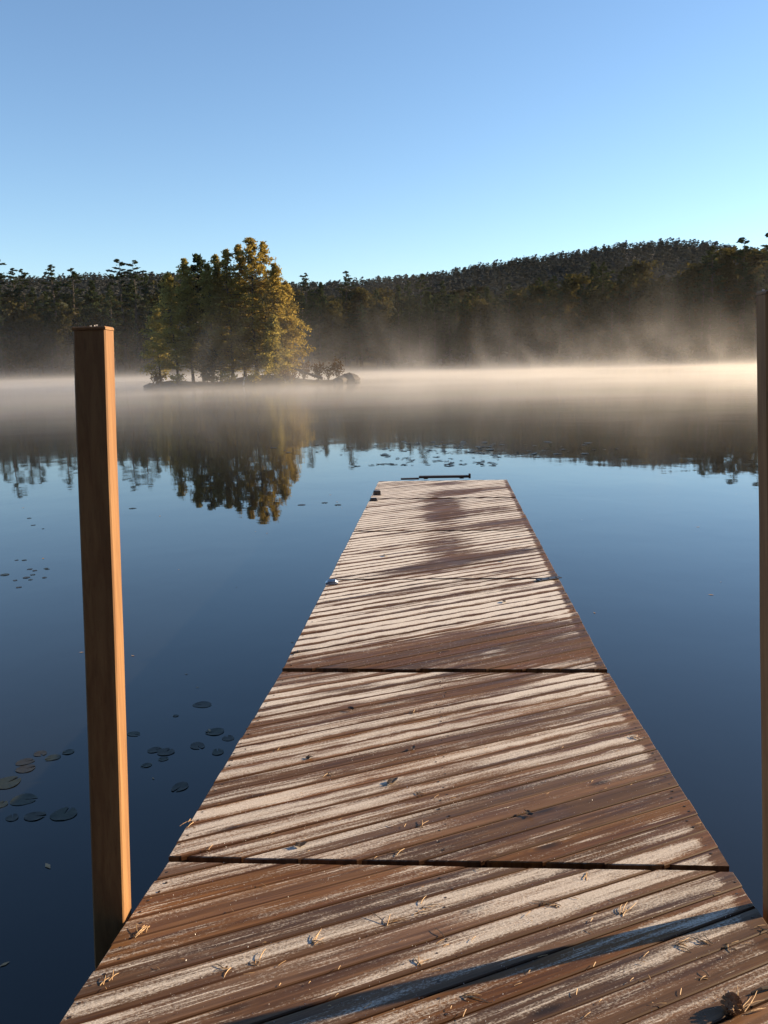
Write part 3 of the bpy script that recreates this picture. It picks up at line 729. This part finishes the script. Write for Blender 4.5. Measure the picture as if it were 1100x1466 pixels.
M_FROST = mat_plain('frost_crystal', (.7, .7, .72), (.9, .9, .92), 200, .25, spec=.8)
post(-0.8273, 2.2978, 0.0155, 0.0956, 0.0458, 2.252, 'tall square post left of the dock with a sunlit orange right face')
post(1.1215, 2.275, -0.0625, 0.0, 0.02, 2.296, 'tall square post right of the dock at the edge of view, in shade', .058)

# metal plates at the joints
def plate(px, py, size, rz, mat, label, bolts=3):
    P = deck_pt(px, py); root = thing('metal_bracket', P + np.array([0, 0, .004]), label, 'bracket', 'metal brackets at the dock joints', rz)
    q = MB(); q.box((0, 0, .003), (size[0], size[1], .006), 0, .002); pl_ = q.obj('plate', mat, root)
    for i in range(bolts):
        q = MB(); x = (i - (bolts - 1) / 2) * size[0] / bolts; q.tube([(x, 0, .005), (x, 0, .009), (x, 0, .011)], [.009, .009, .005], 6); q.obj('bolt', mat, pl_)
    return root
b_ = plate(475, 836, (.10, .075), .1, M_STEEL, 'shiny metal bracket on the left edge where the third section meets the fourth', 2)
q = MB(); q.tube([(-.045, 0, .006), (-.03, 0, .014), (.03, 0, .016), (.05, 0, .006)], [.010, .018, .020, .010], 8); q.obj('hinge_barrel', M_STEEL, b_)
b_ = plate(786, 829.5, (.21, .055), .42, M_IRON, 'dark flat metal plate on the right edge where the third section meets the fourth', 3)
b_ = plate(540, 708.5, (.10, .10), .1, M_IRON, 'small dark bracket on the left edge of the last section', 1)
q = MB(); q.box((0, 0, .03), (.09, .06, .05), 0, .01); q.obj('knuckle', M_IRON, b_)
b_ = plate(535, 717, (.10, .08), .1, M_IRON, 'small dark bracket on the left edge just before the last joint', 1)
q = MB(); q.box((0, 0, .02), (.08, .05, .03), 0, .008); q.obj('knuckle', M_IRON, b_)

# low rail at the far end
PA, PB = deck_pt(600, 685.5), deck_pt(671, 684.5); mid = (PA + PB) / 2; Lr = np.linalg.norm((PB - PA)[:2])
root = thing('end_rail', (mid[0], mid[1], .452), 'low dark timber rail lying across the far end of the dock', 'rail', None, math.atan2(PB[1] - PA[1], PB[0] - PA[0]))
q = MB(); q.box((0, 0, 0), (Lr, .09, .030), 0, .004); o = q.obj('beam', M_RAIL, root); o.location = (0, 0, .028)
for sg in (-1, 1):
    q = MB(); q.box((0, 0, 0), (.06, .08, .012), 0, 0); o = q.obj('spacer', M_RAIL, root); o.location = (sg * (Lr / 2 - .1), 0, .0065)
q = MB(); q.box((0, 0, 0), (.03, .07, .066), 0, .004); o = q.obj('end_block', M_RAIL, root); o.location = (Lr / 2 + .016, 0, .034)
PA = deck_pt(588, 686.5)
q = MB(); q.box((0, 0, .012), (.26, .07, .02), .02, .003); o = q.obj('loose_board', M_RAIL); o.location = PA + np.array([-.01, .0, 0]); tag(o, 'short thin dark board lying left of the end rail', 'board')

# ------------------------------------------------------------------ small things lying on the boards
def needles(px, py, n, L, seed, label, spread=1.0, ang=None):
    r = np.random.default_rng(seed); P = deck_pt(px, py); a0 = r.uniform(0, 6.28) if ang is None else ang
    q = MB()
    for i in range(n):
        a = a0 + r.normal(0, .55 * spread); l = .8 * L * r.uniform(.55, 1.1); lift, up_ = r.uniform(.0008, .004), (.004 if r.uniform() < .15 else 0); o = r.normal(0, .008 * spread, 2); k = r.uniform(-.25, .25)
        pts = []
        for s in (0, .35, .7, 1):
            aa = a + k * s; pts.append((o[0] + math.cos(aa) * l * s, o[1] + math.sin(aa) * l * s, .003 + lift * math.sin(3.14 * s) + up_ * s))
        q.tube(pts, [.0013, .0013, .0011, .0006], 4)
    q.tube([(-.003, 0, .0022), (.003, 0, .0025)], .002, 5)
    o = q.obj('pine_needles', M_NEEDLE); o.location = P; tag(o, label, 'pine needles', 'bundles of dead pine needles on the dock')
NEED = [(556, 1322, 5, .075, 'bent tuft of brown needles in the middle of the nearest section'), (213, 1328, 4, .06, 'needles near the left edge of the nearest section, close to the left post'),
        (192, 1342, 3, .07, 'needles at the left edge of the nearest section, just below the post foot'), (146, 1408, 4, .06, 'needle tuft at the bottom left edge of the nearest section'),
        (600, 1381, 5, .05, 'needle tuft just above the middle of the post shadow'), (598, 1308, 3, .06, 'needles right of the bent tuft on the nearest section'), (605, 1300, 3, .06, 'upper needle pair near the middle of the nearest section'),
        (448, 1350, 4, .06, 'needle tuft left of the middle of the nearest section'), (325, 1385, 3, .06, 'needles on brown boards right of the left post foot'), (370, 1378, 3, .05, 'lone needle pair left of centre near the bottom'),
        (795, 1298, 5, .07, 'needles in the frosty patch of the nearest section'), (890, 1308, 4, .08, 'long needles on the pale board above the post shadow'), (840, 1252, 4, .07, 'needles just below the first joint right of centre'),
        (970, 1354, 6, .05, 'curled needle tuft just below the post shadow on the right'), (1012, 1350, 6, .05, 'spread needle tuft next to the curled tuft on the right'), (1040, 1352, 3, .05, 'needle pair near the right edge below the post shadow'),
        (664, 1426, 5, .06, 'needle tuft on the lower side of the post shadow'), (1092, 1332, 3, .06, 'needles at the right edge of view below the post shadow'), (605, 1182, 4, .055, 'bright needles near the middle of the second section'),
        (598, 1137, 3, .05, 'needle pair right of the dark leaf scrap on the second section'), (470, 1108, 3, .05, 'needles left of the middle of the second section'), (590, 1022, 3, .06, 'needles near the far end of the second section'),
        (275, 1177, 3, .06, 'needles at the left edge of the second section'), (575, 1220, 3, .06, 'needles just above the first joint'), (905, 1055, 4, .06, 'needles at the right edge of the second section'),
        (1060, 1449, 6, .11, 'long needles fanned out beside the pine cone'), (1010, 1400, 3, .05, 'needles between the cone and the curled tuft'), (640, 1345, 3, .06, 'needles above the right part of the post shadow middle')]
for i, (px, py, n, L, lb) in enumerate(NEED): needles(px, py, n, L, 400 + i, lb, 1.0)

q = MB(); r = np.random.default_rng(77)      # countless tiny needle bits
for i in range(130):
    px, py = r.uniform(100, 1090), 960 + 500 * r.uniform() ** .7
    P = deck_pt(px, py); d = P[:2] - OO
    if abs(d @ EE) > HW - .02 or not (-3.2 < d @ DD < 9): continue
    a = PLANK_ANG - TH + r.normal(0, .7); l = r.uniform(.006, .03); dx, dy = math.cos(a) * l / 2, math.sin(a) * l / 2; z = .0035 + r.uniform(0, .004)
    q.tube([P + np.array([-dx, -dy, z]), P + np.array([0, 0, z + .001]), P + np.array([dx, dy, z])], .0009, 3, False)
tag(q.obj('needle_litter', M_NEEDLE), 'scattered bits of dead pine needles all over the near boards', 'needle litter', None, 'stuff')

q = MB(); r = np.random.default_rng(78)      # glinting hoar frost on the near boards
for i in range(10500):
    t = r.uniform(-1.7, 2.2) if i < 4200 else r.uniform(2.1, 4.2); u = r.uniform(-HW + .03, HW - .08)
    for t0, t1, z0, z1 in SECTIONS:
        if t0 + .01 < t < t1 - .01:
            z = z0 + (z1 - z0) * (t - t0) / (t1 - t0) + .003 + r.uniform(0, .002)
            c = np.array([OO[0] + EE[0] * u + DD[0] * t, OO[1] + EE[1] * u + DD[1] * t, z]); s = r.uniform(.0006, .0017) * (1.6 if r.uniform() < .08 else 1)
            n_ = r.normal(size=(3, 3)); v = [c + s * x / np.linalg.norm(x) for x in n_] + [c + np.array([0, 0, s * 1.5])]
            q.add(v, [(0, 1, 2), (0, 1, 3), (1, 2, 3), (2, 0, 3)])
tag(q.obj('hoar_frost', M_FROST), 'tiny glinting frost crystals on the nearest boards', 'frost', None, 'stuff')

def scrap(px, py, s, seed, label):
    r = np.random.default_rng(seed); n = 9; v = [(0, 0, .010)]; P = deck_pt(px, py)
    for i in range(n):
        a = 2 * math.pi * i / n; q = s * r.uniform(.6, 1.2); v.append((q * math.cos(a) * 1.5, q * math.sin(a) * .8, .004 + r.uniform(0, .012)))
    m = len(v); v += [(x, y, z - .002) for x, y, z in v]
    f = [(0, 1 + i, 1 + (i + 1) % n) for i in range(n)] + [(m, m + 1 + (i + 1) % n, m + 1 + i) for i in range(n)] + [(1 + i, m + 1 + i, m + 1 + (i + 1) % n, 1 + (i + 1) % n) for i in range(n)]
    o = mesh_obj('leaf_scrap', v, f, M_FLAKE); o.location = P; o.rotation_euler = (0, 0, r.uniform(0, 6)); tag(o, label, 'leaf scrap', 'dark leaf scraps on the dock')
for i, a in enumerate([(562, 1121, .022, 'largest dark curled leaf scrap, middle of the second section'), (592, 1073, .012, 'small dark scrap above the curled leaf scrap'), (443, 1086, .012, 'dark scrap on the left half of the second section'),
                       (430, 1211, .014, 'dark scrap near the first joint, left half'), (503, 1017, .012, 'dark scrap near the far end of the second section'), (757, 1167, .014, 'dark scrap beside the knot on the second section'),
                       (722, 862, .016, 'dark scrap among frost stripes on the third section'), (427, 934, .014, 'dark scrap at the left edge of the third section'), (720, 803, .016, 'dark scrap on the right of the fourth section'), (552, 796, .02, 'dark patch of leaf on the left of the fourth section')]):
    scrap(a[0], a[1], a[2], 500 + i, a[3])

# pine cone
P = deck_pt(1047, 1449); cone = thing('pine_cone', P, 'small open brown pine cone at the bottom right of the nearest section', 'pine cone')
q = MB(); q.tube([(-.02, 0, .016), (0, 0, .02), (.022, 0, .018)], [.006, .009, .004], 8); q.obj('core', M_CONE, cone)
for ring in range(6):
    for i in range(8):
        s = ring / 5; a = 2 * math.pi * (i + .5 * (ring % 2)) / 8; R_ = (.010 + .010 * math.sin(math.pi * (.2 + .75 * s))); x = -.02 + .042 * s
        ce = np.array([x, math.cos(a) * R_ * .6, .019 + math.sin(a) * R_ * .6]); tip = np.array([x + .006, math.cos(a) * R_ * 1.25, .019 + math.sin(a) * R_ * 1.15])
        if tip[2] < .001: tip[2] = .001
        sd = np.array([0, -math.sin(a), math.cos(a)]) * .006
        mesh_obj('scale', [ce - sd * .5, ce + sd * .5, tip + sd, tip - sd, (ce + tip) / 2 + np.array([.004, 0, 0])], [(0, 1, 2, 3), (0, 4, 1), (1, 4, 2), (2, 4, 3), (3, 4, 0)], M_CONE, cone)
cone.rotation_euler = (0, 0, 1.1)
# thin twig at the right edge
tw = MB(); a_, b_2 = deck_pt(1076, 1425, .006), deck_pt(1104, 1417, .008); tw.tube([a_, (a_ + b_2) / 2 + np.array([0, 0, .004]), b_2], [.003, .004, .004], 6)
tag(tw.obj('twig', M_FLAKE), 'short dark twig at the right edge above the pine cone', 'twig')

# ------------------------------------------------------------------ lily pads
def pad_mesh(R_, seed, mat):
    r = np.random.default_rng(seed); n = 22; v = [(0, 0, .0012)]
    for ring in (.5, 1.0):
        for i in range(n):
            a = .16 + (2 * math.pi - .32) * i / (n - 1); q = R_ * ring * (1 + .05 * math.sin(3 * a + seed) + r.uniform(-.02, .02))
            v.append((q * math.cos(a), q * math.sin(a), 0.0014 + (.0007 if ring > .9 else 0) * (1 + math.sin(4 * a + seed)) + r.uniform(0, .0004)))
    f = [(0, 1 + i, 2 + i) for i in range(n - 1)] + [(1 + i, 1 + n + i, 2 + n + i, 2 + i) for i in range(n - 1)]
    me = bpy.data.meshes.new('lily_pad'); me.from_pydata(v, [], f); me.update(); me.materials.append(mat)
    md = None
    return me
PADS = [pad_mesh(1.0, i, M_PAD if i % 3 else M_PADOLD) for i in range(4)]
def pad(px, py, wpx, label, i, flat=1.0, name='lily_pad', grp='lily pads on the dark water left of the dock'):
    P = on_z(px, py, .0); dist = np.linalg.norm(P - _C); R_ = wpx / 2 * dist / FPX * rnd.uniform(.66, .86); flat = flat * rnd.uniform(.75, 1.0)
    o = link(name, PADS[i % 4]); o.location = (P[0], P[1], .0006 * (i % 3)); o.scale = (R_, R_ * flat, 1.0); o.rotation_euler = (0, 0, rnd.uniform(0, 6.28))
    tag(o, label, 'lily pad', grp)
LP = [(290, 1009, 34, 'farthest round lily pad left of the second section'), (252, 1025, 12, 'tiny pad below and left of the farthest round pad'), (308, 1048, 38, 'wide pad touching close to the dock edge'),
      (327, 1057, 26, 'pad half hidden behind the dock edge, upper one'), (283, 1068, 30, 'pad left of the two pads by the dock edge'), (312, 1077, 26, 'pad half hidden behind the dock edge, lower one'),
      (192, 1051, 24, 'pad just right of the post at mid height'), (222, 1074, 28, 'left pad of the overlapping group between post and dock'), (238, 1077, 30, 'right pad of the overlapping group between post and dock'), (234, 1087, 20, 'small ragged pad under the overlapping group'),
      (210, 1096, 22, 'pad nearest the post below the overlapping group'), (258, 1127, 38, 'large lone pad low between post and dock'),
      (58, 1079, 20, 'small pad above the big clump left of the post'), (76, 1085, 28, 'thin dark pad right of the big clump left of the post'), (98, 1077, 20, 'small pad closest to the left side of the post'), (36, 1091, 32, 'upper pad of the big clump left of the post'), (37, 1101, 36, 'lower pad of the big clump left of the post'),
      (10, 1121, 40, 'pad cut by the left edge of view'), (34, 1145, 38, 'round pad low at left under the clump'), (18, 1171, 24, 'lowest pad at far left, left of the pair'), (50, 1169, 40, 'widest pad of the lowest row at left'), (2, 1152, 24, 'thin sliver of a pad at the left edge')]
for i, (px, py, w, lb) in enumerate(LP): pad(px, py, w, lb, i)
for i, (px, py, w) in enumerate([(432, 723, 14), (465, 720, 13), (484, 723, 14)]): pad(px, py, w, ['left', 'middle', 'right'][i] + ' one of three small pads in a row left of the far dock end', i, grp='three pads in a row left of the far dock end')
for i, (px, py, w) in enumerate([(24, 802, 8), (35, 802, 10), (7, 823, 16), (43, 815, 9), (50, 817, 8), (66, 814, 8), (68, 815, 8), (22, 831, 9), (38, 827, 12), (47, 823, 10), (44, 830, 8), (64, 827, 8), (27, 841, 10), (190, 728, 14), (42, 742, 8), (48, 752, 8), (62, 757, 6), (92, 1166, 40)]):
    pad(px, py, w, 'tiny dark floating leaf in the loose scatter on the water far left of the dock', i, name='floating_leaf', grp='tiny floating leaves left of the post')
q = MB(); r = np.random.default_rng(91)
for i in range(170):
    px = r.normal(650, 105); py = r.uniform(632, 668)
    if py > 655 and not 500 < px < 720: continue
    P = on_z(px, py); R_ = r.uniform(.03, .11); a0 = r.uniform(0, 6.28)
    v = [(P[0], P[1], .006)] + [(P[0] + R_ * math.cos(a0 + .75 * k) * r.uniform(.85, 1.1), P[1] + R_ * math.sin(a0 + .75 * k) * r.uniform(.85, 1.1), .004 + r.uniform(0, .012)) for k in range(8)]
    q.add(v, [(0, 1 + k, 2 + k) for k in range(7)])
tag(q.obj('far_lily_pads', M_PAD), 'broken patch of lily pads and weed on the water beyond the dock end', 'lily pads', None, 'stuff')

q = MB(); r = np.random.default_rng(95)      # bits of leaf and pollen afloat
for i in range(70):
    P = on_z(r.uniform(0, 1100), 700 + 700 * r.uniform() ** 1.3); R_ = r.uniform(.004, .016)
    d = P[:2] - OO
    if abs(d @ EE) < HW + .08 and -3.4 < d @ DD < 9.8: continue
    a0 = r.uniform(0, 6.28)
    q.add([(P[0] + R_ * math.cos(a0 + 1.57 * k) * (1.8 if k % 2 else .7), P[1] + R_ * math.sin(a0 + 1.57 * k) * (1.8 if k % 2 else .7), .003) for k in range(4)], [(0, 1, 2, 3)])
tag(q.obj('floating_bits', M_NEEDLE), 'tiny bits of leaf and pollen floating on the still water', 'floating bits', None, 'stuff')
